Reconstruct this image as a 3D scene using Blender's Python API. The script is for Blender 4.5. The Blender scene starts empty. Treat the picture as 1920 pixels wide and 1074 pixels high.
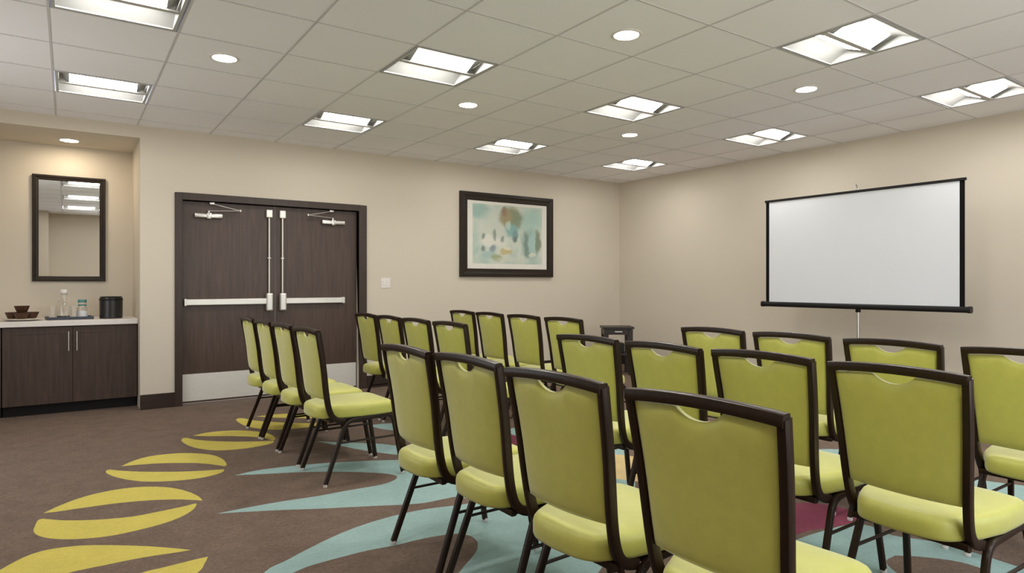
EXPOSURE = 1.08
LENS, DOWN, WARM = 18.0, 24.0, 50.0
SKY, GROUND = 1.75, (1.05, 1.05, 1.02, 1)
CEIL = (.90, .90, .94, 1)
WALL = (.62, .562, .470, 1)
CARPET_BROWN = (.155, .112, .088, 1)
DOORC = (.070, .043, .032, 1)
GREEN = (.49, .485, .095, 1)
CARPET = {
 'yellow': [
  [(0.461,3.239),(0.449,3.240),(0.439,3.241),(0.427,3.243),(0.407,3.246),(0.379,3.251),(0.344,3.259),(0.306,3.266),(0.270,3.271),(0.237,3.274),(0.204,3.275),(0.171,3.275),(0.137,3.275),(0.103,3.276),(0.068,3.277),(0.033,3.277),(-0.001,3.274),(-0.035,3.268),(-0.068,3.259),(-0.102,3.249),(-0.136,3.235),(-0.172,3.218),(-0.208,3.199),(-0.244,3.178),(-0.278,3.159),(-0.291,3.186),(-0.304,3.214),(-0.315,3.243),(-0.321,3.272),(-0.319,3.306),(-0.311,3.342),(-0.300,3.377),(-0.289,3.407),(-0.277,3.428),(-0.263,3.443),(-0.249,3.456),(-0.236,3.470),(-0.225,3.486),(-0.215,3.502),(-0.204,3.519),(-0.192,3.534),(-0.179,3.551),(-0.164,3.567),(-0.149,3.582),(-0.132,3.594),(-0.115,3.602),(-0.096,3.608),(-0.076,3.611),(-0.055,3.611),(-0.032,3.608),(-0.007,3.602),(0.019,3.594),(0.046,3.583),(0.074,3.568),(0.102,3.551),(0.132,3.531),(0.161,3.511),(0.191,3.488),(0.223,3.464),(0.253,3.439),(0.282,3.415),(0.309,3.392),(0.334,3.368),(0.358,3.346),(0.381,3.323),(0.402,3.302),(0.422,3.281),(0.441,3.260)],
  [(0.511,3.117),(0.505,3.099),(0.499,3.082),(0.493,3.065),(0.485,3.047),(0.478,3.028),(0.472,3.009),(0.462,2.989),(0.445,2.966),(0.422,2.940),(0.393,2.912),(0.362,2.885),(0.328,2.862),(0.292,2.842),(0.253,2.824),(0.213,2.810),(0.173,2.799),(0.132,2.792),(0.089,2.788),(0.048,2.787),(0.009,2.789),(-0.025,2.797),(-0.057,2.809),(-0.088,2.822),(-0.119,2.835),(-0.138,2.858),(-0.158,2.881),(-0.176,2.904),(-0.189,2.926),(-0.198,2.949),(-0.203,2.972),(-0.205,2.994),(-0.205,3.012),(-0.201,3.025),(-0.194,3.033),(-0.185,3.040),(-0.176,3.047),(-0.152,3.039),(-0.128,3.029),(-0.102,3.021),(-0.073,3.017),(-0.039,3.021),(-0.001,3.028),(0.039,3.039),(0.080,3.050),(0.123,3.062),(0.169,3.077),(0.213,3.091),(0.250,3.101),(0.275,3.106),(0.293,3.107),(0.307,3.106),(0.322,3.106),(0.340,3.108),(0.357,3.109),(0.373,3.110),(0.391,3.112),(0.408,3.113),(0.427,3.115),(0.445,3.117),(0.461,3.118),(0.475,3.118),(0.487,3.118),(0.499,3.117)],
  [(-0.106,4.199),(-0.090,4.220),(-0.074,4.243),(-0.058,4.265),(-0.041,4.286),(-0.024,4.306),(-0.006,4.324),(0.012,4.342),(0.031,4.358),(0.051,4.374),(0.071,4.388),(0.093,4.400),(0.116,4.411),(0.141,4.420),(0.167,4.427),(0.194,4.432),(0.221,4.435),(0.248,4.435),(0.275,4.433),(0.302,4.429),(0.328,4.421),(0.355,4.410),(0.383,4.396),(0.409,4.379),(0.434,4.361),(0.457,4.341),(0.478,4.320),(0.499,4.296),(0.517,4.271),(0.534,4.243),(0.550,4.213),(0.564,4.182),(0.576,4.151),(0.587,4.121),(0.596,4.091),(0.604,4.061),(0.610,4.033),(0.614,4.007),(0.616,3.983),(0.617,3.960),(0.618,3.937),(0.611,3.944),(0.606,3.950),(0.598,3.958),(0.587,3.969),(0.571,3.984),(0.552,4.001),(0.531,4.020),(0.507,4.038),(0.481,4.055),(0.452,4.073),(0.422,4.089),(0.391,4.104),(0.358,4.117),(0.324,4.130),(0.290,4.140),(0.257,4.150),(0.227,4.157),(0.198,4.162),(0.170,4.166),(0.142,4.170),(0.113,4.173),(0.083,4.176),(0.055,4.178),(0.030,4.180),(0.007,4.181),(-0.013,4.182),(-0.031,4.183),(-0.048,4.185),(-0.064,4.187),(-0.078,4.191),(-0.092,4.195)],
  [(-0.107,4.100),(-0.086,4.079),(-0.066,4.058),(-0.046,4.038),(-0.024,4.018),(-0.001,4.000),(0.023,3.983),(0.048,3.967),(0.073,3.952),(0.099,3.938),(0.125,3.925),(0.152,3.913),(0.179,3.903),(0.206,3.894),(0.233,3.885),(0.260,3.879),(0.288,3.874),(0.316,3.873),(0.345,3.875),(0.374,3.878),(0.403,3.881),(0.430,3.883),(0.457,3.886),(0.482,3.889),(0.506,3.893),(0.526,3.897),(0.544,3.901),(0.561,3.906),(0.578,3.911),(0.579,3.904),(0.580,3.897),(0.580,3.889),(0.578,3.877),(0.572,3.860),(0.565,3.840),(0.556,3.819),(0.545,3.799),(0.532,3.781),(0.517,3.763),(0.502,3.745),(0.485,3.730),(0.467,3.715),(0.448,3.701),(0.427,3.689),(0.405,3.678),(0.381,3.669),(0.355,3.662),(0.329,3.655),(0.301,3.650),(0.273,3.645),(0.244,3.641),(0.216,3.638),(0.189,3.638),(0.164,3.640),(0.141,3.644),(0.118,3.650),(0.096,3.657),(0.074,3.665),(0.053,3.674),(0.033,3.684),(0.012,3.696),(-0.008,3.710),(-0.028,3.725),(-0.047,3.742),(-0.064,3.759),(-0.079,3.776),(-0.092,3.795),(-0.104,3.813),(-0.114,3.832),(-0.122,3.851),(-0.129,3.871),(-0.133,3.890),(-0.137,3.910),(-0.139,3.930),(-0.139,3.951),(-0.138,3.972),(-0.136,3.993),(-0.134,4.018),(-0.132,4.045),(-0.129,4.070),(-0.125,4.088),(-0.121,4.097),(-0.116,4.099),(-0.112,4.099)],
  [(0.288,4.981),(0.305,5.004),(0.321,5.028),(0.337,5.052),(0.356,5.074),(0.376,5.095),(0.398,5.116),(0.422,5.134),(0.447,5.147),(0.473,5.155),(0.501,5.159),(0.529,5.159),(0.557,5.156),(0.585,5.152),(0.612,5.145),(0.639,5.135),(0.666,5.122),(0.692,5.106),(0.719,5.086),(0.745,5.064),(0.768,5.040),(0.790,5.015),(0.810,4.989),(0.828,4.961),(0.843,4.931),(0.855,4.900),(0.864,4.867),(0.871,4.833),(0.876,4.797),(0.879,4.756),(0.879,4.711),(0.877,4.670),(0.875,4.638),(0.871,4.619),(0.866,4.608),(0.860,4.600),(0.855,4.591),(0.846,4.605),(0.839,4.619),(0.829,4.634),(0.817,4.653),(0.800,4.677),(0.781,4.705),(0.759,4.733),(0.736,4.760),(0.712,4.783),(0.685,4.804),(0.658,4.824),(0.629,4.844),(0.600,4.863),(0.570,4.882),(0.539,4.900),(0.510,4.915),(0.482,4.928),(0.454,4.938),(0.426,4.947),(0.399,4.956),(0.371,4.963),(0.343,4.969),(0.316,4.975)],
  [(0.226,4.935),(0.245,4.912),(0.262,4.889),(0.280,4.867),(0.300,4.845),(0.322,4.824),(0.344,4.803),(0.368,4.783),(0.393,4.762),(0.420,4.741),(0.448,4.720),(0.477,4.700),(0.506,4.680),(0.534,4.662),(0.562,4.644),(0.591,4.627),(0.620,4.611),(0.649,4.597),(0.679,4.583),(0.709,4.571),(0.737,4.559),(0.763,4.549),(0.788,4.541),(0.812,4.533),(0.837,4.524),(0.834,4.510),(0.832,4.495),(0.829,4.481),(0.821,4.468),(0.809,4.454),(0.793,4.441),(0.775,4.429),(0.755,4.420),(0.734,4.413),(0.711,4.407),(0.686,4.404),(0.661,4.404),(0.636,4.405),(0.609,4.410),(0.582,4.416),(0.555,4.424),(0.527,4.434),(0.499,4.446),(0.471,4.459),(0.445,4.474),(0.421,4.490),(0.399,4.507),(0.377,4.526),(0.357,4.548),(0.336,4.573),(0.316,4.600),(0.296,4.629),(0.279,4.658),(0.264,4.686),(0.251,4.714),(0.239,4.742),(0.228,4.769),(0.219,4.795),(0.211,4.821),(0.205,4.845),(0.201,4.866),(0.200,4.885),(0.201,4.901),(0.203,4.914),(0.206,4.924),(0.210,4.930),(0.215,4.932),(0.221,4.933)],
  [(0.817,5.656),(0.839,5.668),(0.862,5.682),(0.884,5.694),(0.909,5.703),(0.934,5.708),(0.960,5.710),(0.988,5.709),(1.015,5.706),(1.044,5.700),(1.073,5.692),(1.102,5.681),(1.130,5.666),(1.157,5.646),(1.184,5.624),(1.210,5.598),(1.234,5.571),(1.257,5.542),(1.280,5.512),(1.300,5.480),(1.315,5.446),(1.327,5.409),(1.334,5.371),(1.338,5.332),(1.340,5.296),(1.340,5.258),(1.337,5.220),(1.332,5.187),(1.327,5.163),(1.320,5.152),(1.313,5.149),(1.304,5.150),(1.297,5.149),(1.288,5.177),(1.280,5.204),(1.270,5.232),(1.257,5.260),(1.241,5.288),(1.221,5.317),(1.200,5.345),(1.176,5.372),(1.151,5.398),(1.124,5.423),(1.095,5.447),(1.065,5.471),(1.031,5.494),(0.994,5.516),(0.958,5.538),(0.924,5.560),(0.895,5.583),(0.869,5.607),(0.843,5.631)],
  [(0.766,5.605),(0.780,5.576),(0.793,5.546),(0.807,5.517),(0.824,5.488),(0.844,5.460),(0.867,5.432),(0.892,5.403),(0.919,5.376),(0.949,5.347),(0.982,5.318),(1.017,5.290),(1.050,5.265),(1.081,5.243),(1.112,5.223),(1.143,5.204),(1.174,5.186),(1.206,5.169),(1.238,5.154),(1.271,5.139),(1.303,5.124),(1.299,5.107),(1.296,5.090),(1.290,5.074),(1.280,5.060),(1.265,5.047),(1.246,5.036),(1.223,5.026),(1.199,5.018),(1.173,5.012),(1.143,5.007),(1.113,5.004),(1.083,5.003),(1.053,5.005),(1.023,5.009),(0.993,5.015),(0.965,5.023),(0.939,5.033),(0.914,5.045),(0.890,5.060),(0.868,5.078),(0.847,5.102),(0.827,5.130),(0.808,5.160),(0.791,5.192),(0.776,5.224),(0.763,5.259),(0.751,5.295),(0.741,5.334),(0.732,5.378),(0.725,5.426),(0.721,5.473),(0.719,5.513),(0.720,5.544),(0.725,5.569),(0.732,5.589),(0.738,5.603),(0.744,5.610),(0.751,5.610),(0.759,5.607)],
  [(1.407,6.145),(1.438,6.148),(1.470,6.152),(1.501,6.155),(1.534,6.154),(1.567,6.150),(1.601,6.143),(1.635,6.133),(1.669,6.120),(1.701,6.103),(1.734,6.081),(1.764,6.059),(1.791,6.036),(1.812,6.016),(1.830,5.997),(1.846,5.975),(1.862,5.947),(1.881,5.912),(1.899,5.871),(1.915,5.828),(1.926,5.788),(1.927,5.752),(1.923,5.717),(1.917,5.683),(1.911,5.649),(1.894,5.673),(1.877,5.697),(1.858,5.722),(1.832,5.750),(1.797,5.783),(1.754,5.819),(1.710,5.856),(1.668,5.890),(1.631,5.920),(1.595,5.948),(1.561,5.976),(1.528,6.006),(1.496,6.039),(1.466,6.074),(1.437,6.109)],
  [(1.296,6.127),(1.313,6.085),(1.328,6.043),(1.345,6.002),(1.365,5.962),(1.390,5.924),(1.418,5.886),(1.448,5.849),(1.479,5.813),(1.510,5.778),(1.543,5.743),(1.576,5.710),(1.609,5.680),(1.641,5.653),(1.672,5.627),(1.704,5.605),(1.734,5.586),(1.762,5.572),(1.790,5.562),(1.817,5.553),(1.844,5.544),(1.828,5.527),(1.812,5.510),(1.796,5.493),(1.777,5.480),(1.754,5.469),(1.730,5.460),(1.703,5.454),(1.676,5.449),(1.648,5.446),(1.619,5.445),(1.589,5.446),(1.558,5.450),(1.526,5.456),(1.491,5.464),(1.458,5.476),(1.426,5.493),(1.396,5.517),(1.367,5.547),(1.339,5.581),(1.314,5.617),(1.292,5.655),(1.271,5.695),(1.253,5.740),(1.239,5.791),(1.230,5.854),(1.225,5.929),(1.222,6.002),(1.223,6.060),(1.228,6.099),(1.236,6.126),(1.247,6.144),(1.257,6.155),(1.267,6.156),(1.277,6.149),(1.287,6.137)],
 ],
 'blue': [
  [(0.865,4.343),(0.900,4.351),(0.935,4.361),(0.972,4.369),(1.009,4.373),(1.048,4.374),(1.089,4.371),(1.130,4.365),(1.172,4.359),(1.213,4.350),(1.255,4.341),(1.298,4.329),(1.344,4.315),(1.394,4.299),(1.446,4.281),(1.499,4.261),(1.548,4.242),(1.590,4.224),(1.629,4.207),(1.667,4.189),(1.707,4.170),(1.748,4.149),(1.790,4.126),(1.832,4.104),(1.874,4.081),(1.907,4.084),(1.939,4.087),(1.974,4.090),(2.013,4.094),(2.058,4.099),(2.106,4.105),(2.160,4.112),(2.223,4.122),(2.296,4.134),(2.378,4.148),(2.469,4.168),(2.567,4.199),(2.678,4.250),(2.804,4.318),(2.935,4.388),(3.058,4.440),(3.164,4.462),(3.259,4.466),(3.350,4.462),(3.446,4.463),(3.471,4.235),(3.510,4.028),(3.516,3.819),(3.449,3.591),(3.301,3.346),(3.113,3.106),(2.920,2.890),(2.741,2.707),(2.577,2.555),(2.418,2.424),(2.264,2.308),(2.115,2.203),(1.965,2.104),(1.818,2.013),(1.684,1.936),(1.573,1.874),(1.480,1.824),(1.398,1.783),(1.326,1.751),(1.263,1.731),(1.204,1.722),(1.149,1.723),(1.102,1.731),(1.067,1.746),(1.046,1.770),(1.036,1.804),(1.033,1.844),(1.037,1.886),(1.049,1.934),(1.070,1.989),(1.097,2.047),(1.126,2.102),(1.159,2.155),(1.197,2.206),(1.235,2.253),(1.268,2.292),(1.293,2.317),(1.312,2.330),(1.328,2.337),(1.344,2.347),(1.360,2.360),(1.375,2.372),(1.388,2.384),(1.403,2.396),(1.419,2.409),(1.436,2.422),(1.453,2.434),(1.469,2.448),(1.486,2.462),(1.502,2.476),(1.518,2.491),(1.533,2.507),(1.546,2.525),(1.559,2.544),(1.571,2.564),(1.580,2.584),(1.585,2.604),(1.589,2.624),(1.590,2.644),(1.588,2.662),(1.582,2.678),(1.573,2.692),(1.562,2.705),(1.552,2.719),(1.533,2.726),(1.514,2.734),(1.495,2.741),(1.472,2.747),(1.446,2.752),(1.417,2.756),(1.387,2.759),(1.358,2.761),(1.331,2.762),(1.305,2.761),(1.279,2.760),(1.250,2.761),(1.219,2.765),(1.187,2.770),(1.154,2.775),(1.121,2.779),(1.088,2.780),(1.055,2.780),(1.022,2.779),(0.989,2.778),(0.956,2.777),(0.923,2.775),(0.891,2.772),(0.862,2.769),(0.838,2.764),(0.818,2.759),(0.797,2.751),(0.773,2.740),(0.742,2.726),(0.708,2.708),(0.674,2.688),(0.642,2.668),(0.613,2.646),(0.585,2.622),(0.558,2.598),(0.531,2.575),(0.566,2.634),(0.603,2.699),(0.641,2.763),(0.677,2.814),(0.709,2.845),(0.736,2.860),(0.762,2.869),(0.790,2.882),(0.821,2.902),(0.853,2.922),(0.887,2.942),(0.923,2.962),(0.961,2.983),(1.001,3.003),(1.042,3.023),(1.083,3.041),(1.124,3.057),(1.165,3.072),(1.207,3.084),(1.248,3.095),(1.289,3.103),(1.331,3.109),(1.372,3.114),(1.411,3.117),(1.449,3.119),(1.485,3.119),(1.520,3.118),(1.553,3.115),(1.584,3.111),(1.613,3.105),(1.641,3.098),(1.667,3.092),(1.692,3.085),(1.716,3.077),(1.739,3.070),(1.761,3.064),(1.783,3.061),(1.804,3.060),(1.825,3.059),(1.846,3.057),(1.844,3.091),(1.843,3.126),(1.840,3.159),(1.829,3.183),(1.809,3.196),(1.783,3.199),(1.754,3.199),(1.726,3.200),(1.699,3.201),(1.672,3.200),(1.645,3.201),(1.618,3.204),(1.591,3.211),(1.564,3.221),(1.537,3.232),(1.510,3.244),(1.485,3.256),(1.462,3.268),(1.437,3.282),(1.410,3.296),(1.379,3.311),(1.347,3.327),(1.312,3.344),(1.275,3.362),(1.236,3.381),(1.194,3.401),(1.152,3.421),(1.110,3.442),(1.069,3.464),(1.029,3.486),(0.989,3.509),(0.949,3.530),(0.908,3.551),(0.868,3.571),(0.827,3.590),(0.788,3.609),(0.751,3.626),(0.715,3.642),(0.680,3.657),(0.645,3.673),(0.683,3.675),(0.722,3.677),(0.762,3.679),(0.804,3.679),(0.848,3.679),(0.894,3.678),(0.940,3.676),(0.987,3.673),(1.035,3.668),(1.083,3.661),(1.131,3.655),(1.177,3.650),(1.221,3.649),(1.263,3.649),(1.304,3.650),(1.342,3.650),(1.377,3.648),(1.410,3.646),(1.440,3.644),(1.469,3.642),(1.494,3.641),(1.516,3.640),(1.537,3.640),(1.557,3.642),(1.579,3.646),(1.600,3.653),(1.620,3.661),(1.638,3.670),(1.655,3.681),(1.669,3.694),(1.681,3.707),(1.691,3.721),(1.697,3.733),(1.700,3.746),(1.700,3.759),(1.697,3.775),(1.690,3.792),(1.679,3.812),(1.665,3.833),(1.648,3.854),(1.629,3.876),(1.607,3.898),(1.583,3.921),(1.555,3.946),(1.526,3.971),(1.494,3.997),(1.459,4.025),(1.420,4.053),(1.377,4.083),(1.330,4.114),(1.281,4.145),(1.232,4.173),(1.183,4.197),(1.133,4.219),(1.084,4.240),(1.037,4.261),(0.992,4.282),(0.949,4.302),(0.907,4.323)],
  [(1.572,4.916),(1.598,4.889),(1.625,4.863),(1.652,4.836),(1.684,4.806),(1.724,4.770),(1.768,4.731),(1.812,4.693),(1.850,4.659),(1.880,4.631),(1.905,4.606),(1.928,4.583),(1.949,4.558),(1.970,4.530),(1.988,4.501),(2.006,4.472),(2.025,4.442),(2.045,4.410),(2.065,4.376),(2.086,4.344),(2.110,4.321),(2.140,4.307),(2.173,4.301),(2.207,4.298),(2.241,4.293),(2.196,4.255),(2.150,4.216),(2.107,4.181),(2.072,4.156),(2.044,4.143),(2.021,4.138),(2.002,4.139),(1.983,4.143),(1.965,4.152),(1.950,4.166),(1.934,4.184),(1.918,4.205),(1.899,4.231),(1.878,4.262),(1.858,4.295),(1.838,4.329),(1.819,4.361),(1.801,4.393),(1.782,4.429),(1.762,4.469),(1.740,4.518),(1.717,4.572),(1.693,4.630),(1.669,4.687),(1.645,4.743),(1.621,4.800),(1.596,4.858)],
  [(2.104,5.217),(2.135,5.217),(2.168,5.218),(2.199,5.218),(2.230,5.214),(2.258,5.206),(2.285,5.196),(2.311,5.182),(2.338,5.165),(2.366,5.140),(2.394,5.110),(2.423,5.081),(2.455,5.059),(2.491,5.048),(2.530,5.043),(2.571,5.040),(2.612,5.036),(2.553,4.970),(2.494,4.901),(2.440,4.842),(2.394,4.803),(2.355,4.787),(2.323,4.787),(2.295,4.798),(2.271,4.811),(2.254,4.826),(2.242,4.848),(2.231,4.873),(2.219,4.900),(2.202,4.927),(2.184,4.956),(2.165,4.989),(2.149,5.025),(2.136,5.068),(2.125,5.116),(2.115,5.167)],
  [(2.370,1.697),(2.419,1.708),(2.468,1.719),(2.521,1.730),(2.579,1.738),(2.646,1.744),(2.720,1.747),(2.796,1.748),(2.865,1.748),(2.928,1.746),(2.985,1.742),(3.037,1.737),(3.086,1.732),(3.129,1.727),(3.168,1.722),(3.201,1.715),(3.230,1.705),(3.255,1.691),(3.275,1.676),(3.289,1.657),(3.296,1.635),(3.292,1.609),(3.278,1.581),(3.265,1.551),(3.262,1.519),(3.274,1.487),(3.296,1.454),(3.319,1.419),(3.337,1.380),(3.346,1.339),(3.351,1.295),(3.353,1.249),(3.355,1.204),(3.353,1.158),(3.349,1.111),(3.345,1.066),(3.346,1.025),(3.353,0.990),(3.363,0.958),(3.375,0.927),(3.386,0.896),(3.323,0.876),(3.260,0.854),(3.204,0.839),(3.160,0.836),(3.129,0.851),(3.105,0.879),(3.090,0.913),(3.086,0.946),(3.099,0.979),(3.126,1.015),(3.157,1.053),(3.180,1.088),(3.192,1.119),(3.197,1.147),(3.198,1.174),(3.193,1.202),(3.180,1.233),(3.161,1.263),(3.139,1.293),(3.117,1.320),(3.096,1.342),(3.074,1.362),(3.052,1.380),(3.030,1.399),(3.003,1.398),(2.976,1.399),(2.949,1.396),(2.925,1.387),(2.901,1.369),(2.878,1.344),(2.858,1.317),(2.841,1.288),(2.829,1.258),(2.822,1.226),(2.813,1.192),(2.799,1.158),(2.784,1.115),(2.767,1.067),(2.741,1.029),(2.699,1.017),(2.629,1.035),(2.539,1.075),(2.448,1.125),(2.373,1.177),(2.317,1.233),(2.268,1.297),(2.230,1.363),(2.205,1.423),(2.199,1.477),(2.209,1.527),(2.229,1.573),(2.251,1.612),(2.275,1.642),(2.305,1.662),(2.337,1.678)],
  [(3.975,2.664),(4.106,2.659),(4.245,2.659),(4.379,2.650),(4.493,2.620),(4.583,2.567),(4.653,2.497),(4.701,2.413),(4.724,2.318),(4.711,2.202),(4.668,2.074),(4.622,1.953),(4.595,1.856),(4.590,1.788),(4.595,1.736),(4.607,1.688),(4.625,1.632),(4.651,1.566),(4.685,1.495),(4.721,1.423),(4.756,1.354),(4.695,1.332),(4.635,1.308),(4.577,1.290),(4.520,1.287),(4.458,1.303),(4.392,1.331),(4.333,1.368),(4.291,1.413),(4.275,1.465),(4.277,1.529),(4.286,1.601),(4.289,1.676),(4.283,1.756),(4.275,1.844),(4.266,1.935),(4.254,2.021),(4.243,2.101),(4.231,2.176),(4.214,2.251),(4.186,2.329),(4.144,2.411),(4.091,2.494),(4.032,2.578)],
 ],
 'magenta': [
  [(3.246,2.068),(3.279,2.050),(3.314,2.033),(3.346,2.015),(3.373,1.995),(3.393,1.973),(3.408,1.949),(3.419,1.924),(3.428,1.899),(3.434,1.873),(3.437,1.846),(3.439,1.819),(3.441,1.792),(3.411,1.771),(3.383,1.750),(3.353,1.731),(3.317,1.720),(3.270,1.717),(3.215,1.720),(3.162,1.727),(3.117,1.734),(3.083,1.744),(3.055,1.756),(3.030,1.768),(3.004,1.777),(2.973,1.780),(2.942,1.781),(2.913,1.781),(2.890,1.786),(2.872,1.795),(2.855,1.807),(2.848,1.823),(2.856,1.844),(2.886,1.873),(2.935,1.910),(2.992,1.949),(3.046,1.983),(3.095,2.009),(3.144,2.029),(3.194,2.048)],
  [(2.828,4.375),(2.852,4.363),(2.877,4.352),(2.900,4.338),(2.916,4.314),(2.925,4.281),(2.929,4.242),(2.927,4.194),(2.922,4.135),(2.911,4.063),(2.896,3.980),(2.880,3.895),(2.864,3.815),(2.808,3.787),(2.751,3.756),(2.700,3.734),(2.663,3.736),(2.640,3.769),(2.627,3.825),(2.626,3.895),(2.637,3.971),(2.667,4.056),(2.715,4.156),(2.772,4.264)],
 ],
 'tan': [
  [(2.943,3.342),(3.002,3.348),(3.065,3.357),(3.125,3.360),(3.174,3.350),(3.210,3.323),(3.236,3.285),(3.254,3.238),(3.268,3.184),(3.277,3.120),(3.279,3.049),(3.279,2.976),(3.281,2.907),(3.245,2.832),(3.212,2.756),(3.178,2.692),(3.140,2.654),(3.092,2.649),(3.038,2.666),(2.985,2.696),(2.938,2.729),(2.899,2.767),(2.865,2.813),(2.834,2.863),(2.804,2.912),(2.768,2.956),(2.730,2.998),(2.702,3.043),(2.700,3.091),(2.733,3.146),(2.794,3.208),(2.870,3.274)],
 ],
}
import bpy, bmesh, math, random
from mathutils import Vector, Matrix
from mathutils.geometry import delaunay_2d_cdt
random.seed(7)
PI = math.pi
SC = bpy.context.scene
COL = SC.collection

# ------------------------------------------------------------------ scene-wide settings
SC.view_settings.view_transform = 'Standard'
SC.view_settings.look = 'None'
SC.view_settings.gamma = 1.0
SC.view_settings.use_curve_mapping = False
SC.view_settings.exposure = EXPOSURE
world = bpy.data.worlds.new('World'); SC.world = world
world.use_nodes = True
# daylight for the added windows: overcast sky over ground brightened to lift the ceiling
_t = world.node_tree
_c = _t.nodes.new('ShaderNodeTexCoord'); _s = _t.nodes.new('ShaderNodeSeparateXYZ'); _r = _t.nodes.new('ShaderNodeValToRGB')
_m = _t.nodes.new('ShaderNodeMapRange'); _m.inputs['From Min'].default_value = -1; _m.inputs['From Max'].default_value = 1
_t.links.new(_c.outputs['Generated'], _s.inputs[0]); _t.links.new(_s.outputs[2], _m.inputs['Value']); _t.links.new(_m.outputs[0], _r.inputs[0])
_e = _r.color_ramp.elements
_e[0].position = .49; _e[0].color = GROUND; _e[1].position = .51; _e[1].color = (.86, .93, 1.0, 1)
_t.links.new(_r.outputs[0], _t.nodes['Background'].inputs[0])
_t.nodes['Background'].inputs[1].default_value = SKY
try:
    SC.cycles.max_bounces = 12
    SC.cycles.diffuse_bounces = 8
    SC.cycles.glossy_bounces = 6
    SC.cycles.transmission_bounces = 8
    SC.cycles.sample_clamp_indirect = 6.0
    SC.cycles.use_denoising = True
except Exception:
    pass

# ------------------------------------------------------------------ materials
def lin(r, g, b):
    f = lambda c: (c/255/12.92) if c/255 <= .04045 else ((c/255+.055)/1.055)**2.4
    return (f(r), f(g), f(b), 1)

class NT:
    def __init__(self, name):
        self.m = bpy.data.materials.new(name); self.m.use_nodes = True
        self.t = self.m.node_tree; self.b = self.t.nodes['Principled BSDF']
    def n(self, typ, **kw):
        x = self.t.nodes.new(typ)
        for k, v in kw.items(): setattr(x, k, v)
        return x
    def l(self, a, b): self.t.links.new(a, b)
    def coord(self, kind='Object', scale=(1, 1, 1)):
        c = self.n('ShaderNodeTexCoord'); mp = self.n('ShaderNodeMapping')
        mp.inputs['Scale'].default_value = scale
        self.l(c.outputs[kind], mp.inputs[0]); return mp.outputs[0]
    def noise(self, vec, scale, detail=4, rough=.55):
        x = self.n('ShaderNodeTexNoise'); x.inputs['Scale'].default_value = scale
        x.inputs['Detail'].default_value = detail; x.inputs['Roughness'].default_value = rough
        if vec is not None: self.l(vec, x.inputs['Vector'])
        return x.outputs['Fac']
    def ramp(self, fac, stops):
        r = self.n('ShaderNodeValToRGB'); e = r.color_ramp.elements
        while len(e) < len(stops): e.new(.5)
        for el, (p, c) in zip(e, stops): el.position = p; el.color = c
        self.l(fac, r.inputs[0]); return r.outputs[0]
    def mix(self, fac, a, b, mode='MIX'):
        x = self.n('ShaderNodeMix', data_type='RGBA', blend_type=mode)
        for sock, v in ((x.inputs[0], fac), (x.inputs[6], a), (x.inputs[7], b)):
            if hasattr(v, 'links'): self.l(v, sock)
            else: sock.default_value = v
        return x.outputs[2]
    def math(self, op, a, b=None, c=None):
        x = self.n('ShaderNodeMath', operation=op)
        for i, v in enumerate((a, b, c)):
            if v is None: continue
            if hasattr(v, 'links'): self.l(v, x.inputs[i])
            else: x.inputs[i].default_value = v
        return x.outputs[0]
    def bump(self, h, strength=.2, dist=.002):
        x = self.n('ShaderNodeBump'); x.inputs['Strength'].default_value = strength
        x.inputs['Distance'].default_value = dist
        self.l(h, x.inputs['Height']); self.l(x.outputs[0], self.b.inputs['Normal'])
    def set(self, color=None, rough=.5, metal=0, spec=.5, **kw):
        if color is not None:
            if hasattr(color, 'links'): self.l(color, self.b.inputs['Base Color'])
            else: self.b.inputs['Base Color'].default_value = color
        self.b.inputs['Roughness'].default_value = rough
        self.b.inputs['Metallic'].default_value = metal
        self.b.inputs['Specular IOR Level'].default_value = spec
        for k, v in kw.items(): self.b.inputs[k].default_value = v
        return self.m

def sc(c, k): return (c[0]*k, c[1]*k, c[2]*k, 1)

def plain(name, c, rough=.5, metal=0, spec=.5, var=.06, scale=9.0, **kw):
    n = NT(name); f = n.noise(n.coord(), scale, 3)
    col = n.ramp(f, [(.3, sc(c, 1-var)), (.7, sc(c, 1+var))])
    return n.set(col, rough, metal, spec, **kw)

def wood(name, c, rough=.42, axis='Z', var=.28, spec=.4):
    n = NT(name)
    s = {'Z': (14, 14, .9), 'X': (.9, 14, 14), 'Y': (14, .9, 14)}[axis]
    v = n.coord('Object', s)
    f = n.noise(v, 3.2, 7, .62)
    col = n.ramp(f, [(.3, sc(c, 1-var)), (.52, c), (.72, sc(c, 1+var))])
    n.bump(f, .06, .001)
    return n.set(col, rough, 0, spec)

def emit(name, c, strength):
    n = NT(name)
    n.b.inputs['Base Color'].default_value = (.8, .8, .8, 1)
    n.b.inputs['Emission Color'].default_value = c
    n.b.inputs['Emission Strength'].default_value = strength
    return n.m

def fabric(name, c, rough=.85, var=.1):
    n = NT(name); v = n.coord()
    f = n.noise(v, 26, 5, .6); g = n.noise(v, 420, 2, .5)
    col = n.ramp(f, [(.3, sc(c, 1-var)), (.7, sc(c, 1+var))])
    n.bump(g, .12, .0008)
    m = n.set(col, rough, 0, .6)
    n.b.inputs['Sheen Weight'].default_value = .55
    n.b.inputs['Sheen Roughness'].default_value = .4
    return m

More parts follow.
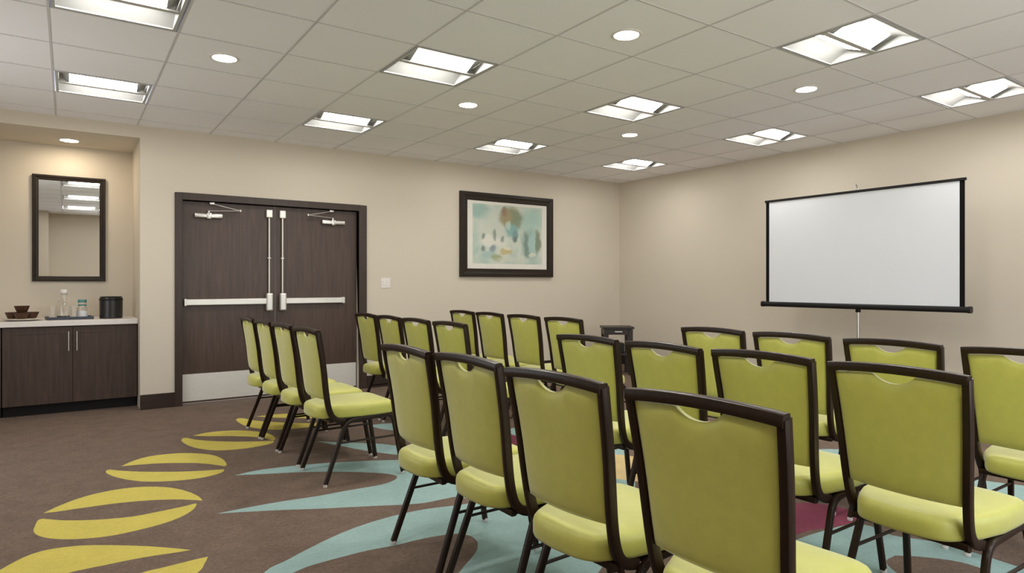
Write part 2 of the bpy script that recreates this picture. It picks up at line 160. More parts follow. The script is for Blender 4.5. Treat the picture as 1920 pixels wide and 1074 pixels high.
def carpet(name, c, var=.22):
    n = NT(name); v = n.coord()
    f = n.noise(v, 7, 6, .7); g = n.noise(v, 160, 3, .65); h = n.noise(v, 45, 3, .6)
    a = n.ramp(f, [(.32, sc(c, 1-var*.6)), (.68, sc(c, 1+var*.6))])
    b = n.ramp(g, [(.3, (1-var, 1-var, 1-var, 1)), (.7, (1+var, 1+var, 1+var, 1))])
    d = n.ramp(h, [(.35, (1-var*.5,)*3+(1,)), (.65, (1+var*.5,)*3+(1,))])
    col = n.mix(1.0, n.mix(1.0, a, b, 'MULTIPLY'), d, 'MULTIPLY')
    n.bump(g, .35, .004)
    return n.set(col, .95, 0, .1)

def wallpaint(name, c):
    n = NT(name); v = n.coord()
    f = n.noise(v, 1.3, 3); g = n.noise(v, 260, 2)
    col = n.ramp(f, [(.3, sc(c, .985)), (.7, sc(c, 1.015))])
    n.bump(g, .05, .0008)
    return n.set(col, .75, 0, .25)

def glass(name, tint=(1, 1, 1, 1), rough=.01):
    n = NT(name); n.set(tint, rough)
    n.b.inputs['Transmission Weight'].default_value = 1.0
    n.b.inputs['IOR'].default_value = 1.45
    return n.m

M = {}
def build_materials():
    M['wall'] = wallpaint('beige_wall_paint', WALL)
    M['ceiling'] = wallpaint('white_ceiling_tile', CEIL)
    M['tbar'] = plain('ceiling_grid_metal', (.60, .59, .60, 1), .6, var=.02)
    M['carpet_brown'] = carpet('brown_carpet', CARPET_BROWN)
    M['carpet_yellow'] = carpet('yellow_carpet', lin(194, 179, 92), .10)
    M['carpet_blue'] = carpet('blue_carpet', lin(146, 172, 170), .10)
    M['carpet_magenta'] = carpet('magenta_carpet', lin(128, 66, 84), .12)
    M['carpet_tan'] = carpet('tan_carpet', lin(200, 178, 132), .10)
    M['door'] = wood('espresso_door_veneer', DOORC, .38)
    M['casing'] = wood('dark_frame_wood', sc(DOORC, .62), .4)
    M['base'] = wood('dark_baseboard_wood', sc(DOORC, .45), .4, 'X')
    M['cabinet'] = wood('espresso_cabinet_veneer', sc(DOORC, .85), .45)
    M['steel'] = plain('brushed_steel', (.62, .60, .57, 1), .34, 1.0, var=.05, scale=30)
    n = NT('kick_plate_steel'); f = n.noise(n.coord('Object', (1.2, 1, 60)), 8, 4)
    M['kick'] = n.set(n.ramp(f, [(.3, (.70, .68, .64, 1)), (.7, (.82, .80, .76, 1))]), .42, .35)
    M['lever'] = plain('satin_aluminium', (.70, .67, .62, 1), .4, .85, var=.04)
    M['green'] = fabric('green_vinyl_upholstery', GREEN, .46, .05)
    M['frame'] = wood('espresso_chair_metal', (.021, .0110, .0062, 1), .30, 'Z', .2, .24)
    M['glide'] = plain('clear_plastic_glide', (.62, .58, .55, 1), .25, var=.04)
    M['black'] = plain('black_metal', (.009, .008, .008, 1), .42, 0, .25, var=.1)
    M['blackcloth'] = plain('black_screen_border', (.006, .006, .006, 1), .85, 0, .12, var=.05)
    M['screen'] = plain('matte_white_screen', (.70, .725, .765, 1), .9, 0, .1, var=.01, scale=2)
    M['picframe'] = wood('dark_picture_frame_wood', (.022, .015, .010, 1), .38, 'X', .25, .25)
    M['mat'] = plain('cream_mat_board', (.72, .70, .64, 1), .9, 0, .1, var=.02)
    M['mirror'] = NT('mirror_silver').set((.92, .93, .92, 1), .015, 1.0)
    M['counter'] = plain('pale_quartz', (.74, .70, .66, 1), .3, var=.05, scale=60)
    M['white'] = plain('white_plastic', (.76, .73, .69, 1), .4, var=.02)
    M['reflector'] = plain('satin_reflector_enamel', (.40, .40, .39, 1), .55, 0, .2, var=.01)
    M['bar'] = plain('grey_fixture_bar', (.50, .49, .47, 1), .6, var=.02)
    M['fixture'] = plain('white_fixture_enamel', (.45, .45, .44, 1), .55, var=.01)
    M['lens'] = emit('troffer_lens_glow', (1.0, .975, .93, 1), LENS)
    M['downlens'] = emit('downlight_lens_glow', (1.0, .93, .82, 1), DOWN)
    M['warmlens'] = emit('alcove_downlight_glow', (1.0, .84, .62, 1), WARM)
    M['tray'] = plain('slate_blue_tray', (.035, .042, .065, 1), .45, var=.1)
    M['ceramic'] = plain('white_ceramic', (.75, .72, .68, 1), .2, var=.02)
    M['brown'] = wood('brown_wooden_bowl', (.075, .030, .016, 1), .45, 'X', .3)
    M['leather'] = plain('black_leatherette', (.013, .012, .012, 1), .32, var=.25, scale=14)
    M['glass'] = glass('clear_glass')
    M['teal'] = plain('teal_paper_band', (.09, .26, .23, 1), .6, var=.04)
    M['paper'] = plain('white_paper', (.78, .78, .78, 1), .8, var=.02)
    M['table'] = wood('dark_table_wood', (.024, .014, .009, 1), .38, 'X', .25)
    M['art'] = art_material()
    n = NT('added_window_glass'); tr = n.n('ShaderNodeBsdfTransparent'); gl = n.n('ShaderNodeBsdfGlossy'); gl.inputs['Roughness'].default_value = .0  # glazing of the added, unseen windows
    mx = n.n('ShaderNodeMixShader'); mx.inputs[0].default_value = .06
    n.l(tr.outputs[0], mx.inputs[1]); n.l(gl.outputs[0], mx.inputs[2])
    n.l(mx.outputs[0], n.t.nodes['Material Output'].inputs['Surface']); M['pane'] = n.m

def art_material():
    n = NT('abstract_watercolour'); n_t = n
    c = n.n('ShaderNodeTexCoord'); sep = n.n('ShaderNodeSeparateXYZ')
    nz = n.n('ShaderNodeTexNoise'); nz.inputs['Scale'].default_value = 7; nz.inputs['Detail'].default_value = 4
    n.l(c.outputs['Object'], nz.inputs['Vector'])
    off = n.n('ShaderNodeVectorMath', operation='SUBTRACT'); off.inputs[1].default_value = (.5, .5, .5)
    n.l(nz.outputs['Color'], off.inputs[0])
    sca = n.n('ShaderNodeVectorMath', operation='SCALE'); sca.inputs['Scale'].default_value = .10
    n.l(off.outputs[0], sca.inputs[0])
    add = n.n('ShaderNodeVectorMath', operation='ADD')
    n.l(c.outputs['Object'], add.inputs[0]); n.l(sca.outputs[0], add.inputs[1])
    n.l(add.outputs[0], sep.inputs[0])
    X, Z = sep.outputs[0], sep.outputs[2]
    f = n.noise(c.outputs['Object'], 3.2, 5, .6)
    col = n.ramp(f, [(.30, lin(160, 182, 174)), (.48, lin(186, 198, 186)), (.66, lin(208, 210, 196))])
    # (centre x, z, radius x, z, colour, strength) in fractions of the sheet
    W, H = 1.11, .77
    blobs = [(.10, .88, .16, .16, lin(128, 168, 162), .8), (.85, .75, .20, .22, lin(150, 190, 180), .7),
             (.28, .60, .22, .30, lin(206, 206, 194), .7),
             (.535, .80, .17, .20, lin(120, 116, 66), .95), (.47, .80, .07, .15, lin(150, 124, 72), .9),
             (.445, .90, .035, .07, lin(132, 74, 50), .85), (.62, .78, .06, .15, lin(104, 118, 88), .7),
             (.55, .58, .10, .12, lin(104, 160, 158), .9), (.60, .50, .05, .10, lin(80, 128, 132), .8),
             (.60, .43, .035, .05, lin(66, 84, 88), .85), (.50, .66, .04, .08, lin(184, 204, 190), .8),
             (.22, .39, .10, .09, lin(226, 222, 210), .9), (.37, .38, .07, .08, lin(222, 220, 208), .9),
             (.155, .46, .030, .05, lin(84, 104, 96), .8), (.30, .50, .028, .10, lin(92, 112, 92), .8),
             (.145, .26, .035, .05, lin(72, 92, 96), .8), (.28, .25, .04, .07, lin(66, 96, 128), .75),
             (.42, .43, .03, .05, lin(84, 104, 108), .75), (.22, .15, .10, .08, lin(150, 184, 180), .8),
             (.34, .11, .09, .07, lin(140, 150, 88), .85), (.47, .21, .09, .06, lin(186, 164, 84), .85),
             (.49, .26, .05, .03, lin(226, 218, 190), .8),
             (.82, .35, .14, .27, lin(120, 156, 148), .8), (.86, .36, .08, .20, lin(160, 194, 188), .9),
             (.76, .36, .03, .22, lin(74, 104, 100), .75), (.94, .40, .045, .22, lin(90, 100, 60), .85),
             (.79, .18, .05, .05, lin(92, 124, 112), .8), (.85, .17, .06, .05, lin(218, 216, 200), .85),
             (.66, .30, .03, .22, lin(206, 212, 200), .7), (.55, .08, .25, .05, lin(206, 208, 192), .6)]
    for (cx, cz, rx, rz, cc, st) in blobs:
        dx = n.math('DIVIDE', n.math('SUBTRACT', X, (cx-.5)*W), rx*W)
        dz = n.math('DIVIDE', n.math('SUBTRACT', Z, (cz-.5)*H), rz*H)
        r2 = n.math('ADD', n.math('MULTIPLY', dx, dx), n.math('MULTIPLY', dz, dz))
        mr = n.n('ShaderNodeMapRange'); mr.interpolation_type = 'SMOOTHSTEP'
        mr.inputs['From Min'].default_value = 1.5; mr.inputs['From Max'].default_value = .25
        mr.inputs['To Min'].default_value = 0; mr.inputs['To Max'].default_value = st
        n.l(r2, mr.inputs['Value'])
        g_ = .25; base_ = lin(178, 190, 178)
        col = n.mix(mr.outputs[0], col, tuple(cc[q]*(1-g_)+base_[q]*g_ for q in range(3))+(1,))
    return n.set(col, .6, 0, .3)

# ------------------------------------------------------------------ mesh building
class MB:
    """collects shapes and links them as ONE mesh object"""
    def __init__(self): self.v = []; self.f = []; self.s = []
    def quad(self, pts, smooth=False):
        i = len(self.v); self.v += [tuple(p) for p in pts]
        self.f.append(tuple(range(i, i+len(pts)))); self.s.append(smooth); return self
    def box(self, lo, hi, bev=0.0):
        (x0, y0, z0), (x1, y1, z1) = lo, hi
        if bev <= 0:
            i = len(self.v)
            self.v += [(x0,y0,z0),(x1,y0,z0),(x1,y1,z0),(x0,y1,z0),(x0,y0,z1),(x1,y0,z1),(x1,y1,z1),(x0,y1,z1)]
            for q in ((0,3,2,1),(4,5,6,7),(0,1,5,4),(1,2,6,5),(2,3,7,6),(3,0,4,7)):
                self.f.append(tuple(i+k for k in q)); self.s.append(False)
            return self
        bm = bmesh.new(); r = bmesh.ops.create_cube(bm, size=1)
        for v in bm.verts:
            v.co = Vector((x0+(v.co.x+.5)*(x1-x0), y0+(v.co.y+.5)*(y1-y0), z0+(v.co.z+.5)*(z1-z0)))
        bmesh.ops.bevel(bm, geom=list(bm.edges), offset=bev, segments=2, affect='EDGES', profile=.5)
        return self.bm(bm)
    def bm(self, bm, smooth=False):
        i = len(self.v); bm.verts.index_update()
        self.v += [tuple(v.co) for v in bm.verts]
        for f in bm.faces:
            self.f.append(tuple(i+v.index for v in f.verts)); self.s.append(smooth)
        bm.free(); return self
    def sweep(self, path, prof, up=(0, 0, 1), cap=True, smooth=True, up_list=None):
        """prof: list of (side, up) points swept along path"""
        P = [Vector(p) for p in path]; n = len(prof); base = len(self.v)
        for k, p in enumerate(P):
            if k == 0: t = P[1]-P[0]
            elif k == len(P)-1: t = P[-1]-P[-2]
            else: t = (P[k+1]-P[k]).normalized()+(P[k]-P[k-1]).normalized()
            t.normalize()
            u = Vector(up_list[k] if up_list else up); s = t.cross(u)
            if s.length < 1e-6: s = t.cross(Vector((1, 0, 0)))
            s.normalize(); w = s.cross(t).normalized()
            for (a, b) in prof: self.v.append(tuple(p+s*a+w*b))
        for k in range(len(P)-1):
            for j in range(n):
                a = base+k*n+j; b = base+k*n+(j+1) % n
                self.f.append((a, b, b+n, a+n)); self.s.append(smooth)
        if cap:
            self.f.append(tuple(base+j for j in range(n))[::-1]); self.s.append(False)
            e = base+(len(P)-1)*n
            self.f.append(tuple(e+j for j in range(n))); self.s.append(False)
        return self
    def rod(self, a, b, r, n=10, cap=True):
        a, b = Vector(a), Vector(b); d = (b-a).normalized()
        up = (0, 0, 1) if abs(d.z) < .9 else (1, 0, 0)
        return self.sweep([a, b], circ(r, n), up, cap)
    def lathe(self, prof, n=32, c=(0, 0, 0)):
        """prof: (r, z) from bottom to top"""
        base = len(self.v); idx = []
        for (r, z) in prof:
            if r < 1e-6:
                idx.append([len(self.v)]); self.v.append((c[0], c[1], c[2]+z))
            else:
                idx.append([len(self.v)+k for k in range(n)])
                for k in range(n):
                    a = 2*PI*k/n; self.v.append((c[0]+r*math.cos(a), c[1]+r*math.sin(a), c[2]+z))
        for A, B in zip(idx[:-1], idx[1:]):
            for k in range(n):
                k2 = (k+1) % n
                if len(A) == 1 and len(B) == 1: continue
                if len(A) == 1: f = (A[0], B[k2], B[k])
                elif len(B) == 1: f = (A[k], A[k2], B[0])
                else: f = (A[k], A[k2], B[k2], B[k])
                self.f.append(f); self.s.append(True)
        return self
    def build(self, name, mat, parent=None, bevel=0, sharp=40):
        me = bpy.data.meshes.new(name)
        me.from_pydata(self.v, [], self.f)
        me.polygons.foreach_set('use_smooth', self.s)
        bm = bmesh.new(); bm.from_mesh(me)
        bmesh.ops.remove_doubles(bm, verts=bm.verts, dist=1e-6)
        bmesh.ops.recalc_face_normals(bm, faces=bm.faces)
        bm.to_mesh(me); bm.free()
        if any(self.s): me.set_sharp_from_angle(angle=math.radians(sharp))
        for m in (mat if isinstance(mat, (list, tuple)) else [mat]): me.materials.append(m)
        o = bpy.data.objects.new(name, me); COL.objects.link(o)
        if parent: o.parent = parent
        if bevel:
            b = o.modifiers.new('bevel', 'BEVEL'); b.width = bevel; b.segments = 2; b.limit_method = 'ANGLE'
        return o

def circ(r, n=10): return [(r*math.cos(2*PI*k/n), r*math.sin(2*PI*k/n)) for k in range(n)]
def rrect(w, h, r=.004, seg=2):
    out = []
    for cx, cy, a0 in ((w/2-r, h/2-r, 0), (-w/2+r, h/2-r, 90), (-w/2+r, -h/2+r, 180), (w/2-r, -h/2+r, 270)):
        for k in range(seg+1):
            a = math.radians(a0+90*k/seg); out.append((cx+r*math.cos(a), cy+r*math.sin(a)))
    return out
def spline(pts, n=6):
    P = [Vector(p) for p in pts]; out = []
    for i in range(len(P)-1):
        p0 = P[i-1] if i else 2*P[0]-P[1]; p1, p2 = P[i], P[i+1]
        p3 = P[i+2] if i+2 < len(P) else 2*P[-1]-P[-2]
        for k in range(n):
            t = k/n
            out.append(.5*((2*p1)+(p2-p0)*t+(2*p0-5*p1+4*p2-p3)*t*t+(3*p1-p0-3*p2+p3)*t**3))
    out.append(P[-1]); return out
def fillet(pts, r, n=5):
    P = [Vector(p) for p in pts]; out = [P[0]]
    for i in range(1, len(P)-1):
        a = (P[i-1]-P[i]); b = (P[i+1]-P[i]); rr = min(r, a.length*.45, b.length*.45)
        A = P[i]+a.normalized()*rr; B = P[i]+b.normalized()*rr
        for k in range(n+1):
            t = k/n; out.append(A*(1-t)**2+P[i]*2*t*(1-t)+B*t*t)
    out.append(P[-1]); return out

def tag(o, label, cat, group=None):
    o['label'] = label; o['category'] = cat
    if group: o['group'] = group
    return o
def thing(name, label, cat, loc=(0, 0, 0), rz=0, group=None):
    o = bpy.data.objects.new(name, None); COL.objects.link(o)
    o.empty_display_size = .1
    o.location = loc; o.rotation_euler = (0, 0, rz)
    return tag(o, label, cat, group)
def struct(o): o['kind'] = 'structure'; return o
def dup(root, loc, rz, label, group=None):
    def cp(o, par):
        c = o.copy(); COL.objects.link(c)
        if par: c.parent = par
        for ch in list(o.children): cp(ch, c)
        return c
    r = cp(root, None); r.location = loc; r.rotation_euler = (0, 0, rz); r['label'] = label
    if group: r['group'] = group
    return r
# ------------------------------------------------------------------ room dimensions (metres)
H = 2.716          # ceiling height
YD = 7.09          # wall with the double doors
XS = 6.845         # wall behind the projection screen
X0, Y0 = -1.45, -1.25
YA = 7.95          # back of the refreshment alcove
XA = .567          # right edge of the alcove
ZA = 2.597         # alcove soffit
build_materials()

# ------------------------------------------------------------------ floor: one carpet with its woven pattern
def floor():
    ylo, yhi, xlo, xhi = Y0-.1, YA+.1, X0-.1, XS+.1
    verts = [Vector((xlo, ylo)), Vector((xhi, ylo)), Vector((xhi, yhi)), Vector((xlo, yhi))]
    faces = [[0, 1, 2, 3]]; mats = [0]
    for mi, key in ((1, 'yellow'), (2, 'blue'), (3, 'magenta'), (4, 'tan')):
        for poly in CARPET[key]:
            ar = sum(a[0]*c[1]-c[0]*a[1] for a, c in zip(poly, poly[1:]+poly[:1]))
            if ar < 0: poly = poly[::-1]
            i = len(verts); verts += [Vector(p) for p in poly]
            faces.append(list(range(i, i+len(poly)))); mats.append(mi)
    V, E, F, ov, oe, of = delaunay_2d_cdt(verts, [], faces, 0, 1e-5)
    me = bpy.data.meshes.new('floor')
    me.from_pydata([(v.x, v.y, 0) for v in V], [], [tuple(f) for f in F])
    for p, src in zip(me.polygons, of):
        p.material_index = max([mats[s] for s in src] or [0])
    for k in ('carpet_brown', 'carpet_yellow', 'carpet_blue', 'carpet_magenta', 'carpet_tan'): me.materials.append(M[k])
    bm = bmesh.new(); bm.from_mesh(me)
    for f in bm.faces:
        if f.normal.z < 0: f.normal_flip()
    bm.to_mesh(me); bm.free()
    o = bpy.data.objects.new('floor', me); COL.objects.link(o); struct(o)
floor()

# ------------------------------------------------------------------ ceiling with grid
GX = [-.09+.635*k for k in range(-3, 13)]
GY = [5.58+.6265*k for k in range(-12, 4)]
TROFFERS = [(GX[i]+.3175, GY[j]+.31325) for i in (3, 6, 9, 12) for j in (12, 9, 6, 3)]
def ceiling():
    m = MB(); g = MB()
    xs = [X0-.1]+[x for x in GX if X0-.1 < x < XS+.1]+[XS+.1]
    ys = [Y0-.1]+[y for y in GY if Y0-.1 < y < YD+.05]+[YD+.1]
    for a, b in zip(xs[:-1], xs[1:]):
        for c, d in zip(ys[:-1], ys[1:]):
            cx, cy = (a+b)/2, (c+d)/2
            if any(abs(cx-t[0]) < .05 and abs(cy-t[1]) < .05 for t in TROFFERS): continue
            m.quad([(a, c, H), (a, d, H), (b, d, H), (b, c, H)])
    # slab above so that no light leaks through the fixture openings
    m.box((X0-.1, Y0-.1, H+.2), (XS+.1, YD+.1, H+.25))
    o = struct(m.build('ceiling', M['ceiling']))
    for x in GX:
        if X0 < x < XS: g.box((x-.006, Y0+.001, H-.003), (x+.006, YD-.001, H+.002))
    for y in GY:
        if Y0 < y < YD: g.box((X0+.001, y-.006, H-.0025), (XS-.001, y+.006, H+.0015))
    struct(g.build('ceiling_grid', M['tbar'], o))
ceiling()

# ------------------------------------------------------------------ walls
DX0, DX1, DZ = .93, 2.745, 2.035     # door opening
w = MB()
T = .14
w.box((XA, YD, 0), (DX0, YD+T, H)); w.box((DX1, YD, 0), (XS+.1, YD+T, H)); w.box((DX0, YD, DZ), (DX1, YD+T, H))
w.box((X0-.1, YD, ZA), (XA, YD+T, H))
struct(w.build('wall_left', M['wall']))
struct(MB().box((XS, Y0-.1, 0), (XS+.12, YD, H)).build('wall_right', M['wall']))
WX0, WX1, WZ0, WZ1 = 1.0, 5.2, .12, 2.55
w = MB()
w.box((X0-.1, Y0-.12, 0), (WX0, Y0, H)); w.box((WX1, Y0-.12, 0), (XS, Y0, H))
w.box((WX0, Y0-.12, 0), (WX1, Y0, WZ0)); w.box((WX0, Y0-.12, WZ1), (WX1, Y0, H))
struct(w.build('wall_back', M['wall']))
m = MB(); n_ = 4; pw = (WX1-WX0)/n_
for z0, z1 in ((WZ0+.0005, WZ0+.05), (WZ1-.05, WZ1-.0005)): m.box((WX0+.0005, Y0-.09, z0), (WX1-.0005, Y0-.04, z1))
for k in range(n_+1):
    xm = WX0+pw*k; m.box((max(WX0+.0005, xm-.025), Y0-.09, WZ0+.05), (min(WX1-.0005, xm+.025), Y0-.04, WZ1-.05))
wf = struct(m.build('added_window_1', M['black']))  # unseen, added behind the viewer so daylight brightens the ceiling
pane = MB()
for k in range(n_): pane.box((WX0+pw*k+.026, Y0-.068, WZ0+.051), (WX0+pw*(k+1)-.026, Y0-.062, WZ1-.051))
pane.build('added_window_pane', M['pane'], wf)
la = bpy.data.lights.new('added_window_portal', 'AREA'); la.shape = 'RECTANGLE'; la.size = WX1-WX0; la.size_y = WZ1-WZ0
lo = bpy.data.objects.new('added_window_portal', la); COL.objects.link(lo)
lo.location = ((WX0+WX1)/2, Y0-.13, (WZ0+WZ1)/2); lo.rotation_euler = (PI/2, 0, 0)
la.cycles.is_portal = True
NY0, NY1, NZ0, NZ1 = 4.2, 6.0, .5, 2.15
w = MB()
w.box((X0-.12, Y0, 0), (X0, NY0, H)); w.box((X0-.12, NY1, 0), (X0, YA, H))
w.box((X0-.12, NY0, 0), (X0, NY1, NZ0)); w.box((X0-.12, NY0, NZ1), (X0, NY1, H))
struct(w.build('wall_near', M['wall']))
m = MB(); pw = (NY1-NY0)/2
for z0, z1 in ((NZ0+.0005, NZ0+.05), (NZ1-.05, NZ1-.0005)): m.box((X0-.09, NY0+.0005, z0), (X0-.04, NY1-.0005, z1))
for k in range(3):
    ym = NY0+pw*k; m.box((X0-.09, max(NY0+.0005, ym-.025), NZ0+.05), (X0-.04, min(NY1-.0005, ym+.025), NZ1-.05))
wf = struct(m.build('added_window_2', M['black']))  # also added out of view, to brighten the left side and ceiling
pane = MB()
for k in range(2): pane.box((X0-.068, NY0+pw*k+.026, NZ0+.051), (X0-.062, NY0+pw*(k+1)-.026, NZ1-.051))
pane.build('added_window_pane', M['pane'], wf)
la = bpy.data.lights.new('added_window_portal', 'AREA'); la.shape = 'RECTANGLE'; la.size = NZ1-NZ0; la.size_y = NY1-NY0
lo = bpy.data.objects.new('added_window_portal', la); COL.objects.link(lo)
lo.location = (X0-.13, (NY0+NY1)/2, (NZ0+NZ1)/2); lo.rotation_euler = (0, -PI/2, 0)
la.cycles.is_portal = True
struct(MB().box((-.72, Y0, 0), (-.34, Y0+.62, H)).build('pillar_back', M['wall']))
struct(MB().box((X0, YA, 0), (XA+.1, YA+.12, ZA)).build('wall_alcove_back', M['wall']))
struct(MB().box((XA, YD+T, 0), (XA+.1, YA, ZA)).build('wall_alcove_side', M['wall']))
struct(MB().box((X0, YD+T, ZA), (XA+.1, YA+.12, ZA+.08)).build('ceiling_alcove', M['wall']))
# corridor side behind the doors is closed by the leaves themselves
bh, bt = .142, .014
def baseboard(name, lo, hi): struct(MB().box(lo, hi, .003).build(name, M['base']))
baseboard('baseboard_left', (XA, YD-bt, .001), (.868, YD-.0005, bh))
baseboard('baseboard_left_far', (2.844, YD-bt, .001), (XS-.001, YD-.0005, bh))
baseboard('baseboard_right', (XS-bt, Y0+.001, .001), (XS-.0005, YD-bt, bh))
baseboard('baseboard_back', (-.34, Y0+.0005, .001), (XS-bt, Y0+bt, .115))
baseboard('baseboard_near', (X0+.0005, Y0+.015, .001), (X0+bt, 7.2, .115))

# ------------------------------------------------------------------ double doors
t = MB()
cw = .068
t.box((DX0-cw, YD-.018, .001), (DX0, YD+.10, DZ+cw)); t.box((DX1, YD-.018, .001), (DX1+cw+.025, YD+.10, DZ+cw))
t.box((DX0, YD-.018, DZ), (DX1, YD+.10, DZ+cw))
t.box((DX0, YD+.105, .001), (DX0+.014, YD+.135, DZ)); t.box((DX1-.014, YD+.105, .001), (DX1, YD+.135, DZ))
struct(t.build('trim_1', M['casing'], bevel=.003))
FY = YD+.058       # face of the leaves
XM = 1.833
def leaf(name, x0, x1, sgn, label):
    """sgn=+1: hinge on the left, free edge at x1; -1 the mirror image"""
    o = struct(MB().box((x0+.003, FY, .012), (x1-.002, FY+.044, DZ-.004), .002).build(name, M['door']))
    o['label'] = label
    free = x1 if sgn > 0 else x0; hinge = x0 if sgn > 0 else x1
    X = lambda d: free-sgn*d                 # distance from the free edge
    def bx(m, d0, d1, y0, y1, z0, z1, bev=.003):
        a, b = sorted((X(d0), X(d1))); m.box((a, FY-y1, z0), (b, FY-y0, z1), bev); return m
    bx(MB(), .018, .905-.01 if sgn > 0 else .90, .0005, .003, .030, .300, 0).build('kick_plate', M['kick'], o)['label'] = 'brushed steel kick plate'
    # panic bar
    pb = bx(MB(), .10, .88 if sgn > 0 else .75, .012, .046, .988, 1.050, .006)
    bx(pb, .86 if sgn > 0 else .725, .885 if sgn > 0 else .755, .0005, .050, .984, 1.054, .004)
    b = pb.build('panic_bar', M['lever'], o); b['label'] = 'satin metal push bar'
    bx(MB(), .035, .105, .0005, .066, .915, 1.105, .014).build('latch_case', M['lever'], b)
    # vertical rod, guide, top latch
    r = MB().rod((X(.069), FY-.030, 1.10), (X(.069), FY-.030, 1.92), .0095, 12)
    bx(r, .052, .086, .0005, .036, 1.470, 1.482, .002); bx(r, .062, .076, .0005, .040, 1.462, 1.490, .002)
    r = r.build('vertical_rod', M['lever'], o); r['label'] = 'satin metal vertical latch rod'
    bx(MB(), .036, .102, .0005, .048, 1.905, 1.990, .008).build('top_latch', M['lever'], r)
    # closer
    c0 = .53 if sgn > 0 else .495
    cl = bx(MB(), c0, c0+.262, .0005, .048, 1.868, 1.914, .010)
    cl.rod((X(c0+.128), FY-.026, 1.912), (X(c0+.128), FY-.026, 1.945), .011, 10)
    bx(cl, c0+.106, c0+.150, .0005, .054, 1.858, 1.922, .008)
    cl = cl.build('door_closer', M['steel'], o); cl['label'] = 'metal overhead door closer'
    a = MB()
    e = (X(c0-.165), FY-.075, 1.955)
    a.sweep([(X(c0+.128), FY-.026, 1.940), e], rrect(.018, .007, .002))
    a.sweep([e, (X(c0+.10), FY-.055, 2.012)], rrect(.014, .007, .002))
    a.rod((e[0], e[1], e[2]-.010), (e[0], e[1], e[2]+.012), .011, 10)
    bx(a, c0+.08, c0+.125, .010, .062, 2.004, 2.026, .003)
    a.build('closer_arm', M['steel'], cl)
    return o
leaf('door_1', DX0, XM, +1, 'dark brown left leaf of the double doors')
leaf('door_2', XM, DX1, -1, 'dark brown right leaf of the double doors')

# ------------------------------------------------------------------ troffers
def troffer_proto(label):
    t = thing('ceiling_troffer', label, 'ceiling light', (0, 0, H), 0, 'recessed square ceiling troffers')
    hx, hy = .303, .299
    fr = MB()
    for a, b in (((-hx, -hy), (hx, -hy+.02)), ((-hx, hy-.02), (hx, hy)), ((-hx, -hy+.02), (-hx+.018, hy-.02)), ((hx-.018, -hy+.02), (hx, hy-.02))):
        fr.box((a[0], a[1], -.003), (b[0], b[1], .004))
    fr.build('frame', M['fixture'], t)
    rf = MB(); ax = hx-.018; ay = hy-.02; lx = .218
    for s in (-1, 1):          # curved reflector wings
        pr = [(s*(ay-(ay-.135)*k/8), .004+.052*math.sin(PI/2*k/8)) for k in range(9)]
        for (ya, za), (yb, zb) in zip(pr[:-1], pr[1:]):
            rf.quad([(-ax, ya, za), (-ax, yb, zb), (ax, yb, zb), (ax, ya, za)], True)
        rf.quad([(-ax, s*.135, .056), (-ax, 0, .062), (ax, 0, .062), (ax, s*.135, .056)])
        ends = [(s*ax, y, z) for y, z in [(-ay, .004)]+[(-(ay-(ay-.135)*k/8), .004+.052*math.sin(PI/2*k/8)) for k in range(1, 9)]+[(0, .062)]+[((ay-(ay-.135)*k/8), .004+.052*math.sin(PI/2*k/8)) for k in range(8, -1, -1)]]
        rf.quad(ends)
        rf.quad([(s*lx, -.135, .050), (s*lx, -.020, .003), (s*lx, .020, .003), (s*lx, .135, .050)])
        rf.quad([(s*lx, -.135, .050), (s*lx, -.020, .003), (s*(ax-.004), -.020, .050), (s*(ax-.004), -.135, .056)])
        rf.quad([(s*lx, .135, .050), (s*lx, .020, .003), (s*(ax-.004), .020, .050), (s*(ax-.004), .135, .056)])
        rf.quad([(s*lx, -.020, .003), (s*lx, .020, .003), (s*(ax-.004), .020, .050), (s*(ax-.004), -.020, .050)])
    rf.build('reflector', M['reflector'], t)
    MB().box((-ax+.002, -.019, -.005), (ax-.002, .019, .004), .002).build('centre_bar', M['bar'], t)
    for s in (-1, 1):
        MB().quad([(-lx, s*.0195, .0035), (lx, s*.0195, .0035), (lx, s*.135, .050), (-lx, s*.135, .050)]).build('lens', M['lens'], t)
    return t
TL = {(0, 0): 'square troffer nearest the alcove soffit, above the counter side',
      (0, 1): 'square troffer cut off by the top left edge of the picture',
      (0, 2): 'square troffer over the left side of the room, third out from the alcove',
      (0, 3): 'square troffer over the left side of the room, fourth out from the alcove',
      (1, 0): 'square troffer in front of the double doors, beside the wall',
      (1, 1): 'large square troffer second out from the double doors',
      (1, 2): 'square troffer above the near aisle chairs, third out from the double doors',
      (1, 3): 'square troffer fourth out from the double doors, overhead',
      (2, 0): 'square troffer above and right of the framed painting, near its wall',
      (2, 1): 'square troffer between two round downlights, straight out from the painting',
      (2, 2): 'largest square troffer at upper right, third out from the painting wall',
      (2, 3): 'square troffer overhead, fourth out from the painting wall',
      (3, 0): 'smallest square troffer, nearest the far corner of the room',
      (3, 1): 'square troffer above the left end of the projection screen',
      (3, 2): 'square troffer at the right edge of the picture above the screen wall',
      (3, 3): 'square troffer along the screen wall farthest from the far corner'}
proto = None
for k, (x, y) in enumerate(TROFFERS):
    lab = TL[(k//4, k % 4)]
    if proto is None: proto = troffer_proto(lab); proto.location = (x, y, H)
    else: dup(proto, (x, y, H), 0, lab)

